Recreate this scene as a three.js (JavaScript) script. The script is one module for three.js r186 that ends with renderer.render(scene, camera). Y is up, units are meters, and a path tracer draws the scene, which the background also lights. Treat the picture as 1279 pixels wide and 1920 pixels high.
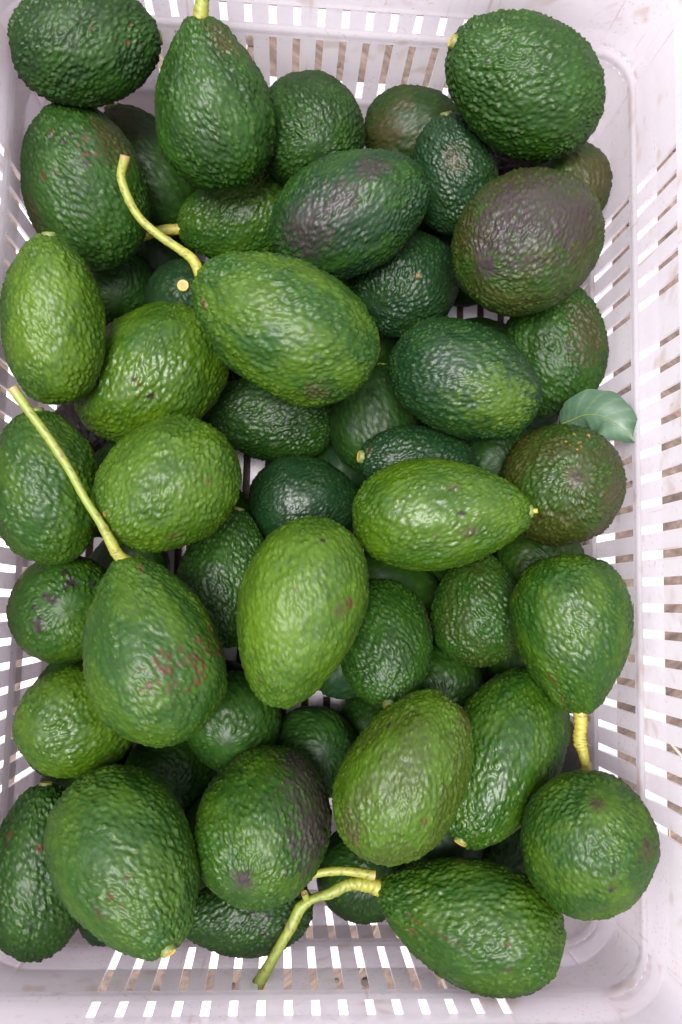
import * as THREE from 'three';
import { mergeGeometries } from 'three/addons/utils/BufferGeometryUtils.js';
import { createNoise3D } from 'simplex-noise';

// ---------------------------------------------------------------- camera, sky, light, exposure
const scene = new THREE.Scene();
const camera = new THREE.PerspectiveCamera(61.93, 682 / 1024, 0.01, 200);
camera.position.set(-0.02052, 0.47, 0.06462);
camera.quaternion.set(-0.668265, -0.015259, 0.034567, 0.742963);
camera.focus = 0.44;
camera.userData.fStop = 20;

const renderer = new THREE.WebGLRenderer({ antialias: true });
renderer.setSize(682, 1024);
renderer.toneMapping = THREE.LinearToneMapping;
renderer.toneMappingExposure = 6.7;
renderer.shadowMap.enabled = true;

{ // one even, bright overcast sky: brightest overhead
  const w = 64, h = 32, d = new Float32Array(w * h * 4);
  for (let j = 0; j < h; j++) for (let i = 0; i < w; i++) {
    const el = ((j + 0.5) / h - 0.5) * Math.PI, s = Math.max(0, Math.sin(el));
    const l = 0.41 * (1 + 2 * s) / 3, o = (j * w + i) * 4;
    d[o] = 0.99 * l; d[o + 1] = 0.965 * l; d[o + 2] = 1.05 * l; d[o + 3] = 1;
  }
  const sky = new THREE.DataTexture(d, w, h, THREE.RGBAFormat, THREE.FloatType);
  sky.mapping = THREE.EquirectangularReflectionMapping;
  sky.magFilter = THREE.LinearFilter; sky.needsUpdate = true;
  scene.background = sky; scene.environment = sky;
}
const sun = new THREE.DirectionalLight(new THREE.Color(1, 0.965, 0.975), 1.5);
sun.position.set(-0.42, 2.6, 0.3);
sun.castShadow = true; sun.shadow.radius = 46; sun.shadow.mapSize.set(2048, 2048);
Object.assign(sun.shadow.camera, { left: -0.6, right: 0.6, top: 0.6, bottom: -0.6, near: 0.5, far: 6 });
scene.add(sun, sun.target);

// ---------------------------------------------------------------- helpers
let seed = 12345;
const rnd = () => { seed = (seed * 1664525 + 1013904223) >>> 0; return seed / 4294967296; };
const noise = createNoise3D(() => rnd());
const clamp = (x, a = 0, b = 1) => Math.min(b, Math.max(a, x));
const smooth = (a, b, x) => { const t = clamp((x - a) / (b - a)); return t * t * (3 - 2 * t); };
const taken = {};
const numbered = n => { taken[n] = (taken[n] ?? -1) + 1; return taken[n] ? n + '_' + String(taken[n]).padStart(3, '0') : n; };
const shadow = m => { m.castShadow = true; m.receiveShadow = true; return m; };
function part(name, geo, mat, parent) { const m = shadow(new THREE.Mesh(geo, mat)); m.name = name; parent.add(m); return m; }
function tag(o, label, category, group) { o.userData = { label, category }; if (group) o.userData.group = group; return o; }

// cellular noise: distance to the nearest point, and that point's own random number
const hsh = (x, y, z) => { let n = Math.imul(x, 374761393) ^ Math.imul(y, 668265263) ^ Math.imul(z, 2147483647 - 5915587); n = Math.imul(n ^ (n >>> 13), 1274126177); n ^= n >>> 16; n = Math.imul(n, 2246822519); return (n ^ (n >>> 15)) >>> 0; };
const cellOut = { d: 0, d2: 0, id: 0 };
function cells(x, y, z) {
  const X = Math.floor(x), Y = Math.floor(y), Z = Math.floor(z); let b = 9, b2 = 9, id = 0;
  for (let i = -1; i < 2; i++) for (let j = -1; j < 2; j++) for (let k = -1; k < 2; k++) {
    const n = hsh(X + i, Y + j, Z + k);
    const dx = X + i + (n & 1023) / 1023 - x, dy = Y + j + ((n >>> 10) & 1023) / 1023 - y, dz = Z + k + ((n >>> 20) & 1023) / 1023 - z;
    const d = dx * dx + dy * dy + dz * dz;
    if (d < b) { b2 = b; b = d; id = n; } else if (d < b2) b2 = d;
  }
  cellOut.d = Math.sqrt(b); cellOut.d2 = Math.sqrt(b2); cellOut.id = (Math.imul(id, 2654435761) >>> 8) / 16777216;
  return cellOut;
}

// ---------------------------------------------------------------- where every fruit lies (metres): centre, direction stem -> blossom end, width, length, pear shape
const PILE = {
  1: { p: [-0.1344, 0.0257, -0.2343], ax: [-0.9669, 0.0863, 0.2403], W: 0.0604, L: 0.0809, k: 0.15 },
  2: { p: [-0.0662, 0.0131, -0.2114], ax: [0.1641, -0.522, 0.837], W: 0.0677, L: 0.0892, k: 0.42 },
  3: { p: [-0.1426, -0.0213, -0.1752], ax: [0.2145, -0.4725, 0.8549], W: 0.0711, L: 0.0957, k: 0.10 },
  4: { p: [-0.1151, -0.08, -0.2184], ax: [0.5427, -0.4562, 0.7053], W: 0.0587, L: 0.0903, k: 0.25 },
  5: { p: [-0.0535, -0.0657, -0.1832], ax: [0.9705, 0.0495, -0.2358], W: 0.0581, L: 0.0839, k: 0.20 },
  6: { p: [-0.0106, -0.0304, -0.2251], ax: [0.0428, 0.7391, 0.6722], W: 0.0676, L: 0.0960, k: 0.10 },
  7: { p: [0.0577, -0.0481, -0.2386], ax: [-0.9848, -0.0509, -0.1663], W: 0.0558, L: 0.0685, k: 0.10 },
  8: { p: [0.0128, 0.0006, -0.1584], ax: [-0.8978, -0.2391, 0.3697], W: 0.0669, L: 0.0955, k: 0.12 },
  9: { p: [0.1068, 0.0304, -0.2248], ax: [0.9121, -0.3181, 0.2587], W: 0.0702, L: 0.0955, k: 0.15 },
  10: { p: [0.0774, -0.0178, -0.1958], ax: [0.2348, -0.4232, 0.8751], W: 0.0537, L: 0.0702, k: 0.10 },
  11: { p: [0.1305, -0.0735, -0.2332], ax: [0.0277, 0.8581, 0.5127], W: 0.0580, L: 0.0725, k: 0.25 },
  12: { p: [0.1537, -0.0279, -0.2001], ax: [-0.3497, 0.5272, 0.7745], W: 0.0500, L: 0.0625, k: 0.25 },
  13: { p: [0.1154, 0.0126, -0.1432], ax: [-0.6818, 0.4774, 0.5543], W: 0.0783, L: 0.1017, k: 0.12 },
  14: { p: [0.0565, -0.057, -0.1419], ax: [-0.6033, 0.5185, 0.606], W: 0.0660, L: 0.0825, k: 0.25 },
  15: { p: [0.1447, -0.0392, -0.0965], ax: [-0.0718, -0.324, 0.9433], W: 0.0685, L: 0.0830, k: 0.25 },
  16: { p: [0.0845, -0.0142, -0.067], ax: [-0.9131, -0.0904, -0.3975], W: 0.0665, L: 0.0935, k: 0.10 },
  17: { p: [-0.0223, 0.026, -0.0816], ax: [0.8923, -0.1444, 0.4277], W: 0.0718, L: 0.1063, k: 0.20 },
  18: { p: [-0.0852, -0.0762, -0.1276], ax: [-0.0149, -0.9969, -0.0771], W: 0.0579, L: 0.0810, k: 0.20 },
  19: { p: [-0.101, -0.0347, -0.0679], ax: [0.7773, 0.0384, -0.6279], W: 0.0750, L: 0.0983, k: 0.10 },
  20: { p: [-0.1469, 0.0119, -0.0829], ax: [0.028, -0.3109, 0.95], W: 0.0549, L: 0.0906, k: 0.15 },
  21: { p: [-0.1397, -0.0978, -0.1436], ax: [0.2844, 0.7881, 0.546], W: 0.0580, L: 0.0725, k: 0.25 },
  22: { p: [-0.1489, -0.0009, 0.0057], ax: [0.1367, -0.1601, 0.9776], W: 0.0597, L: 0.0841, k: 0.10 },
  23: { p: [-0.1476, -0.0987, -0.0409], ax: [0.0879, 0.9084, 0.4088], W: 0.0580, L: 0.0725, k: 0.25 },
  24: { p: [-0.083, 0.0105, 0.0044], ax: [0.8309, -0.0423, -0.5548], W: 0.0686, L: 0.0825, k: 0.14 },
  25: { p: [-0.0852, 0.022, 0.0899], ax: [0.2996, 0.0106, 0.954], W: 0.0700, L: 0.0984, k: 0.36 },
  26: { p: [-0.0313, -0.0928, -0.0578], ax: [0.9955, -0.0232, 0.0921], W: 0.0580, L: 0.0915, k: 0.25 },
  27: { p: [0.0382, -0.0748, -0.0554], ax: [-0.1011, -0.2174, 0.9708], W: 0.0580, L: 0.0731, k: 0.25 },
  28: { p: [0.0622, -0.0402, -0.0205], ax: [0.9708, -0.2328, 0.0587], W: 0.0488, L: 0.0757, k: 0.10 },
  29: { p: [-0.0055, -0.075, 0.0008], ax: [-0.9989, -0.0226, -0.0419], W: 0.0603, L: 0.0728, k: 0.25 },
  30: { p: [0.0673, 0.0044, 0.014], ax: [-0.9809, -0.19, 0.0409], W: 0.0627, L: 0.0994, k: 0.30 },
  31: { p: [0.1407, -0.0148, -0.0065], ax: [-0.0802, 0.9966, 0.0175], W: 0.0706, L: 0.0917, k: 0.10 },
  33: { p: [-0.1451, -0.0443, 0.0719], ax: [0.236, 0.9716, -0.0138], W: 0.0641, L: 0.0802, k: 0.25 },
  34: { p: [-0.0546, -0.06, 0.0512], ax: [-0.1631, -0.0144, 0.9865], W: 0.0580, L: 0.0870, k: 0.25 },
  36: { p: [-0.0097, 0.014, 0.0693], ax: [0.2505, -0.004, -0.9681], W: 0.0679, L: 0.1024, k: 0.27 },
  37: { p: [0.0424, -0.042, 0.0874], ax: [-0.0121, -0.6286, -0.7776], W: 0.0580, L: 0.0870, k: 0.15 },
  38: { p: [0.1031, -0.0574, 0.0668], ax: [-0.0517, -0.0015, 0.9987], W: 0.0580, L: 0.0708, k: 0.25 },
  39: { p: [0.1478, -0.082, 0.0353], ax: [-0.0429, 0.9885, 0.1453], W: 0.0580, L: 0.0725, k: 0.25 },
  40: { p: [0.1434, 0.0, 0.0782], ax: [-0.0655, -0.0517, -0.9965], W: 0.0669, L: 0.0899, k: 0.45 },
  41: { p: [0.0845, -0.0899, 0.1164], ax: [-0.1278, 0.9752, 0.1807], W: 0.0580, L: 0.0725, k: 0.25 },
  42: { p: [0.1096, -0.024, 0.1497], ax: [0.5066, -0.322, -0.7998], W: 0.0648, L: 0.1102, k: 0.22 },
  43: { p: [0.0488, 0.0124, 0.1537], ax: [-0.5023, 0.0912, 0.8599], W: 0.0646, L: 0.0954, k: 0.15 },
  44: { p: [0.1423, 0.0231, 0.1859], ax: [-0.101, 0.717, -0.6898], W: 0.0686, L: 0.0836, k: 0.08 },
  45: { p: [0.0859, -0.0017, 0.2317], ax: [0.9319, 0.2883, 0.2203], W: 0.0646, L: 0.1009, k: 0.38 },
  46: { p: [-0.0244, -0.0081, 0.1827], ax: [-0.2436, 0.8109, 0.532], W: 0.0721, L: 0.0937, k: 0.15 },
  47: { p: [-0.0927, 0.0195, 0.1953], ax: [-0.5162, -0.4949, -0.699], W: 0.0706, L: 0.0989, k: 0.28 },
  48: { p: [-0.1486, -0.0316, 0.215], ax: [-0.0134, 0.0544, 0.9984], W: 0.0579, L: 0.0926, k: 0.25 },
  49: { p: [-0.1288, -0.0229, 0.1328], ax: [-0.4429, 0.8966, 0.0071], W: 0.0605, L: 0.0756, k: 0.10 },
  50: { p: [-0.1473, -0.0821, 0.1374], ax: [-0.0375, 0.1392, 0.9896], W: 0.0580, L: 0.0800, k: 0.25 },
  51: { p: [-0.0858, -0.09, 0.174], ax: [0.2108, 0.9756, 0.0621], W: 0.0580, L: 0.0725, k: 0.25 },
  52: { p: [-0.0455, -0.0624, 0.1351], ax: [-0.1389, 0.9486, 0.2844], W: 0.0580, L: 0.0725, k: 0.25 },
  53: { p: [0.0026, -0.0829, 0.1584], ax: [0.2195, 0.9686, -0.1164], W: 0.0580, L: 0.0725, k: 0.25 },
  54: { p: [0.0489, -0.1219, 0.1508], ax: [-0.3549, 0.9135, -0.1987], W: 0.0580, L: 0.0725, k: 0.25 },
  55: { p: [-0.0336, -0.0423, 0.2422], ax: [0.9939, -0.0581, -0.0933], W: 0.0457, L: 0.0767, k: 0.25 },
  56: { p: [0.0365, -0.09, 0.2338], ax: [0.1391, 0.9776, -0.1582], W: 0.0580, L: 0.0725, k: 0.25 },
  57: { p: [0.1284, -0.09, 0.222], ax: [-0.3206, 0.9472, -0.002], W: 0.0580, L: 0.0725, k: 0.25 },
  58: { p: [0.1203, -0.09, -0.033], ax: [0.0215, 0.9724, 0.2323], W: 0.0580, L: 0.0725, k: 0.25 },
  60: { p: [0.1478, -0.0829, 0.1545], ax: [-0.2545, 0.9601, 0.1157], W: 0.0580, L: 0.0725, k: 0.25 },
};
const BURIED = [
  { p: [0.0457, -0.1256, -0.1248], ax: [-0.7775, 0.5312, 0.3367], W: 0.0506, L: 0.0734, k: 0.20 },
  { p: [0.0986, -0.099, -0.1693], ax: [-0.9849, 0.0351, -0.1694], W: 0.0510, L: 0.0728, k: 0.20 },
  { p: [0.1093, -0.0926, -0.104], ax: [-0.8981, 0.3122, 0.3099], W: 0.0572, L: 0.0753, k: 0.20 },
  { p: [0.1284, -0.1288, 0.1832], ax: [-0.9861, -0.1135, 0.1214], W: 0.0525, L: 0.0710, k: 0.20 },
  { p: [0.0689, -0.0878, 0.0116], ax: [-0.9002, -0.2188, -0.3765], W: 0.0564, L: 0.0783, k: 0.20 },
  { p: [-0.0856, -0.116, -0.0387], ax: [-0.7792, -0.2423, -0.578], W: 0.0500, L: 0.0655, k: 0.20 },
  { p: [-0.0031, -0.1228, 0.0725], ax: [-0.0648, -0.4174, 0.9064], W: 0.0605, L: 0.0847, k: 0.20 },
  { p: [-0.0421, -0.1219, -0.1868], ax: [0.7657, -0.0208, -0.6429], W: 0.0546, L: 0.0749, k: 0.20 },
  { p: [0.0608, -0.1208, 0.0539], ax: [-0.8914, 0.2787, -0.3575], W: 0.0514, L: 0.0744, k: 0.20 },
  { p: [-0.125, -0.1189, 0.054], ax: [-0.3306, -0.4767, 0.8145], W: 0.0602, L: 0.0853, k: 0.20 },
  { p: [0.1445, -0.0902, 0.09], ax: [-0.3741, 0.4786, 0.7943], W: 0.0512, L: 0.0709, k: 0.20 },
  { p: [-0.0251, -0.1145, 0.2142], ax: [0.6773, 0.4763, 0.5607], W: 0.0597, L: 0.0829, k: 0.20 },
  { p: [-0.0173, -0.0709, -0.1302], ax: [-0.9324, -0.2703, 0.24], W: 0.0595, L: 0.0843, k: 0.20 },
  { p: [-0.0526, -0.1193, 0.1322], ax: [-0.8388, -0.3633, -0.4054], W: 0.0512, L: 0.0703, k: 0.20 },
  { p: [-0.0894, -0.1048, 0.2336], ax: [0.8065, -0.3659, 0.4644], W: 0.0542, L: 0.0726, k: 0.20 },
  { p: [-0.0377, -0.1273, -0.1231], ax: [0.3732, -0.2254, -0.8999], W: 0.0534, L: 0.0741, k: 0.20 },
  { p: [-0.117, -0.0578, -0.0035], ax: [0.5589, -0.466, -0.686], W: 0.0559, L: 0.0786, k: 0.20 },
  { p: [0.0523, -0.1238, -0.2224], ax: [-0.9501, -0.1731, 0.2595], W: 0.0509, L: 0.0683, k: 0.20 },
  { p: [-0.0074, -0.0677, 0.0856], ax: [-0.27, 0.1046, 0.9572], W: 0.0524, L: 0.0703, k: 0.20 },
  { p: [0.081, -0.0681, 0.1953], ax: [-0.0735, 0.6233, 0.7785], W: 0.0573, L: 0.0793, k: 0.20 },
  { p: [0.0214, -0.126, -0.1719], ax: [0.8975, 0.3933, -0.1997], W: 0.0530, L: 0.0743, k: 0.20 },
  { p: [-0.1427, -0.1243, 0.1843], ax: [-0.405, 0.4395, 0.8018], W: 0.0556, L: 0.0756, k: 0.20 },
  { p: [0.1453, -0.1229, -0.2013], ax: [0.0271, -0.1081, 0.9938], W: 0.0595, L: 0.0785, k: 0.20 },
  { p: [-0.0845, -0.0958, 0.0917], ax: [-0.4585, 0.157, -0.8747], W: 0.0507, L: 0.0680, k: 0.20 },
  { p: [-0.0589, -0.1133, 0.0203], ax: [0.0646, -0.4239, 0.9034], W: 0.0531, L: 0.0725, k: 0.20 },
  { p: [0.0805, -0.1271, 0.2282], ax: [0.9742, 0.0819, 0.2102], W: 0.0502, L: 0.0714, k: 0.20 },
  { p: [0.0157, -0.083, -0.2072], ax: [-0.8341, 0.2639, 0.4843], W: 0.0538, L: 0.0729, k: 0.20 },
  { p: [0.065, -0.127, -0.0713], ax: [0.3537, -0.3277, 0.8761], W: 0.0522, L: 0.0739, k: 0.20 },
  { p: [-0.1176, -0.1232, -0.0883], ax: [-0.8909, -0.4535, -0.0246], W: 0.0545, L: 0.0759, k: 0.20 },
  { p: [-0.1415, -0.1283, -0.2331], ax: [0.8211, 0.1005, -0.5619], W: 0.0526, L: 0.0753, k: 0.20 },
  { p: [0.1478, -0.072, -0.179], ax: [-0.3196, 0.4329, 0.8429], W: 0.0508, L: 0.0689, k: 0.20 },
  { p: [0.0196, -0.1251, -0.0277], ax: [0.4628, -0.3967, -0.7928], W: 0.0506, L: 0.0681, k: 0.20 },
  { p: [0.1074, -0.1268, 0.0259], ax: [-0.8945, -0.2489, -0.3714], W: 0.0527, L: 0.0748, k: 0.20 },
  { p: [-0.1139, -0.1281, 0.1272], ax: [-0.9327, 0.082, -0.3513], W: 0.0532, L: 0.0699, k: 0.20 },
  { p: [0.0833, -0.0835, -0.2109], ax: [-0.9872, -0.0995, -0.1247], W: 0.0500, L: 0.0676, k: 0.20 },
  { p: [0.1489, -0.1243, -0.0825], ax: [0.3464, 0.0746, 0.9351], W: 0.0501, L: 0.0656, k: 0.20 },
  { p: [-0.0591, -0.097, -0.2319], ax: [-0.9661, -0.1952, 0.1692], W: 0.0519, L: 0.0680, k: 0.20 },
  { p: [-0.1142, -0.1262, -0.1858], ax: [-0.0555, 0.03, 0.998], W: 0.0507, L: 0.0726, k: 0.20 },
  { p: [-0.1292, -0.0757, 0.1983], ax: [-0.2752, 0.6395, -0.7178], W: 0.0508, L: 0.0733, k: 0.20 },
  { p: [0.0327, -0.0932, 0.096], ax: [0.7149, -0.2772, -0.6419], W: 0.0544, L: 0.0744, k: 0.20 },
  { p: [-0.04, -0.0666, 0.1976], ax: [-0.7833, 0.4255, 0.4531], W: 0.0527, L: 0.0758, k: 0.20 },
  { p: [0.1394, -0.1261, 0.1291], ax: [-0.9306, 0.0171, 0.3656], W: 0.0535, L: 0.0752, k: 0.20 },
  { p: [-0.1202, -0.1264, -0.0027], ax: [0.967, 0.2492, 0.0527], W: 0.0541, L: 0.0758, k: 0.20 },
  { p: [-0.105, -0.055, 0.2322], ax: [0.5336, 0.0811, -0.8418], W: 0.0520, L: 0.0708, k: 0.20 },
];
// marks on the skins: kind, direction on the unit body, radius (in half widths)
const MARKS = {
  1: [['r', -0.528, 0.536, 0.659, 0.046], ['r', -0.689, 0.613, 0.387, 0.042], ['r', -0.827, 0.076, 0.557, 0.027], ['r', -0.646, 0.37, 0.668, 0.027]],
  3: [['r', 0.469, 0.527, 0.709, 0.041], ['r', 0.581, 0.342, 0.738, 0.041], ['r', 0.481, 0.366, 0.797, 0.033], ['r', 0.421, 0.357, 0.834, 0.033], ['r', -0.055, 0.686, 0.725, 0.041], ['r', -0.301, 0.22, 0.928, 0.058], ['r', -0.03, 0.236, 0.971, 0.033], ['r', 0.375, 0.47, 0.799, 0.025], ['d', -0.078, 0.615, 0.784, 0.041], ['d', 0.155, 0.554, 0.818, 0.049], ['d', 0.422, 0.26, 0.869, 0.049], ['d', 0.271, 0.607, 0.747, 0.033], ['b', -0.702, -0.13, 0.7, 0.223], ['b', 0.807, 0.484, 0.339, 0.38]],
  4: [['b', 0.352, 0.825, 0.443, 0.459]],
  2: [['b', 0.503, 0.762, 0.408, 0.333], ['d', 0.334, 0.583, 0.741, 0.041]],
  7: [['b', -0.937, -0.281, -0.208, 0.165], ['b', -0.713, -0.564, 0.415, 0.477]],
  8: [['p', -0.651, -0.517, 0.556, 0.419], ['p', -0.886, -0.017, 0.464, 0.274], ['p', -0.886, 0.448, 0.116, 0.224]],
  9: [['d', 0.422, 0.681, 0.598, 0.024], ['d', 0.886, 0.322, 0.335, 0.023]],
  13: [['p', -0.726, -0.516, 0.455, 0.708], ['p', -0.563, -0.815, 0.138, 0.441], ['p', -0.542, -0.214, 0.813, 0.358], ['d', -0.042, -0.995, 0.094, 0.065], ['p', -0.042, -0.995, 0.094, 0.159]],
  14: [['o', -0.411, -0.601, 0.686, 0.034]],
  15: [['b', 0.317, 0.322, 0.892, 0.458]],
  17: [['r', 0.153, 0.789, 0.595, 0.06], ['b', 0.048, -0.599, 0.799, 0.186], ['d', 0.58, -0.376, 0.723, 0.022]],
  19: [['d', 0.978, 0.154, -0.142, 0.044], ['d', 0.867, 0.193, -0.46, 0.031], ['r', 0.91, 0.175, -0.376, 0.032], ['d', 0.945, -0.308, -0.107, 0.024]],
  20: [['y', 0.081, 0.018, 0.997, 0.692]],
  24: [['r', 0.87, -0.48, -0.113, 0.032], ['d', 0.377, 0.897, -0.23, 0.064], ['o', 0.475, 0.811, -0.34, 0.039], ['b', 0.868, 0.241, 0.434, 0.112]],
  25: [['r', 0.8, -0.317, 0.509, 0.034], ['r', 0.572, -0.216, 0.792, 0.025], ['r', 0.493, -0.255, 0.832, 0.031], ['r', 0.81, -0.36, 0.462, 0.027], ['r', 0.279, -0.316, 0.907, 0.031], ['r', 0.868, -0.23, 0.439, 0.03], ['r', 0.629, -0.132, 0.766, 0.015], ['r', 0.873, -0.243, 0.422, 0.022], ['r', 0.933, -0.147, 0.328, 0.026], ['r', 0.683, -0.221, 0.696, 0.031], ['r', 0.563, -0.291, 0.773, 0.03], ['r', 0.833, -0.218, 0.508, 0.03], ['r', 0.443, -0.451, 0.775, 0.031], ['r', 0.641, -0.483, 0.597, 0.03], ['r', 0.556, -0.037, 0.83, 0.024], ['r', 0.765, -0.014, 0.644, 0.017], ['r', 0.852, -0.14, 0.505, 0.026], ['r', 0.801, -0.433, 0.414, 0.022], ['r', 0.834, -0.173, 0.524, 0.028], ['r', 0.294, -0.351, 0.889, 0.019], ['r', 0.734, -0.459, 0.5, 0.033], ['r', 0.234, -0.135, 0.963, 0.019], ['r', 0.782, -0.185, 0.596, 0.037], ['r', 0.443, -0.108, 0.89, 0.037], ['r', 0.824, -0.038, 0.565, 0.016], ['r', 0.569, -0.291, 0.769, 0.019], ['r', 0.653, -0.488, 0.58, 0.018], ['r', 0.497, -0.408, 0.766, 0.034], ['r', 0.969, -0.229, 0.098, 0.02], ['r', 0.271, -0.178, 0.946, 0.016], ['r', 0.596, -0.119, 0.794, 0.028], ['r', 0.537, -0.068, 0.841, 0.027], ['r', 0.497, -0.211, 0.842, 0.026], ['r', 0.81, -0.383, 0.444, 0.028], ['r', 0.754, -0.108, 0.648, 0.015], ['r', 0.478, -0.226, 0.849, 0.032], ['r', 0.403, -0.334, 0.852, 0.035], ['r', 0.413, -0.327, 0.85, 0.022], ['r', 0.542, -0.253, 0.802, 0.027], ['r', 0.942, -0.18, 0.281, 0.033], ['r', 0.98, -0.2, -0.008, 0.034], ['r', 0.88, -0.047, 0.473, 0.021], ['r', 0.386, -0.256, 0.886, 0.02], ['r', 0.455, -0.186, 0.871, 0.029], ['r', 0.566, -0.214, 0.796, 0.025], ['r', 0.27, -0.371, 0.888, 0.016], ['r', 0.744, -0.412, 0.526, 0.024], ['r', 0.577, -0.132, 0.806, 0.019], ['r', 0.849, -0.215, 0.482, 0.018], ['r', 0.558, -0.381, 0.737, 0.02], ['r', 0.174, -0.178, 0.969, 0.017], ['r', 0.256, -0.339, 0.905, 0.035], ['r', 0.802, -0.259, 0.539, 0.027], ['r', 0.733, -0.224, 0.643, 0.028], ['r', 0.749, -0.46, 0.476, 0.037], ['r', 0.637, -0.246, 0.731, 0.016], ['r', 0.185, -0.353, 0.917, 0.02], ['r', 0.572, -0.115, 0.812, 0.021], ['r', 0.64, -0.127, 0.758, 0.023], ['r', 0.751, -0.085, 0.655, 0.033], ['r', 1.0, -0.012, -0.011, 0.033], ['r', 0.904, -0.232, -0.358, 0.047], ['r', 0.926, -0.056, 0.374, 0.04], ['r', 0.976, -0.214, -0.044, 0.038], ['r', 0.89, -0.289, -0.352, 0.037], ['r', 0.963, -0.251, 0.093, 0.03], ['r', 0.971, -0.237, -0.014, 0.041], ['r', 0.998, 0.054, -0.045, 0.036], ['r', 0.896, -0.269, -0.355, 0.039], ['r', 0.983, -0.093, 0.159, 0.039], ['r', 0.867, -0.301, 0.397, 0.042], ['r', 0.931, -0.032, -0.364, 0.027], ['r', 0.919, -0.152, -0.363, 0.03], ['r', 0.947, -0.232, 0.22, 0.026], ['b', 0.923, -0.12, -0.365, 0.237], ['r', 0.407, 0.826, 0.389, 0.046], ['r', 0.461, 0.751, 0.473, 0.03]],
  33: [['d', 0.389, -0.913, 0.12, 0.054], ['d', 0.415, -0.874, 0.253, 0.06], ['d', 0.283, -0.931, -0.23, 0.062], ['d', 0.243, -0.953, -0.181, 0.037], ['d', 0.16, -0.979, -0.128, 0.065], ['d', -0.073, -0.902, -0.426, 0.052], ['d', -0.024, -0.941, -0.338, 0.052], ['d', -0.012, -0.82, -0.572, 0.057], ['d', 0.465, -0.883, -0.067, 0.046], ['d', -0.122, -0.919, -0.375, 0.069], ['d', -0.404, -0.844, -0.353, 0.045], ['p', 0.411, -0.892, 0.19, 0.108]],
  30: [['b', -0.93, 0.137, -0.341, 0.071], ['d', -0.965, 0.227, 0.135, 0.044], ['b', -0.84, 0.288, 0.46, 0.124], ['r', -0.868, -0.057, 0.493, 0.027]],
  31: [['b', -0.422, -0.77, 0.478, 0.279], ['b', -0.022, -0.341, 0.94, 0.29], ['d', 0.05, -0.999, 0.002, 0.064], ['b', 0.05, -0.999, 0.002, 0.161], ['o', -0.257, -0.774, -0.579, 0.014], ['o', -0.147, -0.921, -0.36, 0.014], ['o', -0.464, -0.722, -0.514, 0.014], ['o', -0.153, -0.92, -0.36, 0.014], ['o', -0.033, -0.807, -0.589, 0.014], ['o', -0.228, -0.896, -0.382, 0.014], ['o', -0.11, -0.877, -0.468, 0.014], ['o', -0.282, -0.82, -0.498, 0.014], ['o', -0.226, -0.869, -0.44, 0.014], ['o', -0.264, -0.855, -0.448, 0.014], ['o', -0.094, -0.829, -0.551, 0.014], ['o', -0.474, -0.732, -0.49, 0.014]],
  36: [['d', 0.068, -0.172, -0.983, 0.046], ['d', 0.192, -0.73, -0.656, 0.04], ['y', -0.081, 0.078, -0.994, 0.619], ['r', 0.816, -0.213, -0.538, 0.063], ['b', 0.743, -0.14, -0.655, 0.094], ['b', -0.208, 0.761, -0.614, 0.063]],
  37: [['b', 0.886, -0.285, -0.365, 0.221]],
  40: [['r', -0.761, 0.448, -0.47, 0.025], ['r', -0.728, 0.5, -0.468, 0.041], ['r', -0.694, 0.553, -0.461, 0.039], ['r', -0.657, 0.606, -0.448, 0.022], ['r', -0.618, 0.659, -0.428, 0.009], ['r', -0.576, 0.713, -0.4, 0.015], ['r', -0.529, 0.768, -0.362, 0.033], ['r', -0.476, 0.824, -0.308, 0.043], ['r', -0.413, 0.882, -0.229, 0.033]],
  45: [['r', 0.772, 0.59, 0.239, 0.027], ['r', 0.799, 0.537, 0.269, 0.026], ['r', 0.825, 0.488, 0.285, 0.026], ['r', 0.847, 0.44, 0.298, 0.025], ['r', 0.867, 0.393, 0.308, 0.024], ['r', 0.883, 0.346, 0.317, 0.024], ['r', 0.897, 0.299, 0.325, 0.023], ['r', 0.909, 0.254, 0.332, 0.022], ['r', 0.918, 0.208, 0.338, 0.021], ['r', 0.925, 0.163, 0.344, 0.021], ['r', 0.93, 0.118, 0.349, 0.02], ['r', 0.932, 0.073, 0.354, 0.019], ['r', 0.933, 0.029, 0.359, 0.019], ['r', 0.932, -0.015, 0.363, 0.018], ['r', 0.688, 0.531, 0.495, 0.051], ['r', 0.901, -0.42, 0.108, 0.029], ['b', 0.762, -0.481, 0.433, 0.057]],
  42: [['d', -0.14, 0.134, -0.981, 0.022], ['d', 0.714, 0.325, -0.621, 0.022], ['d', 0.025, 0.224, -0.974, 0.022], ['d', 0.094, 0.37, -0.924, 0.022], ['d', 0.394, 0.38, -0.837, 0.022], ['d', 0.183, 0.476, -0.86, 0.022], ['d', 0.374, 0.381, -0.846, 0.022], ['d', 0.659, 0.314, -0.683, 0.022], ['d', 0.348, 0.295, -0.89, 0.022], ['d', 0.277, 0.108, -0.955, 0.022], ['d', 0.434, 0.415, -0.799, 0.022], ['d', 0.5, -0.07, -0.863, 0.022]],
  43: [['r', -0.092, -0.299, 0.95, 0.041], ['b', -0.587, -0.787, 0.189, 0.215], ['d', -0.932, 0.353, 0.081, 0.042], ['b', 0.166, 0.86, 0.482, 0.26]],
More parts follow.
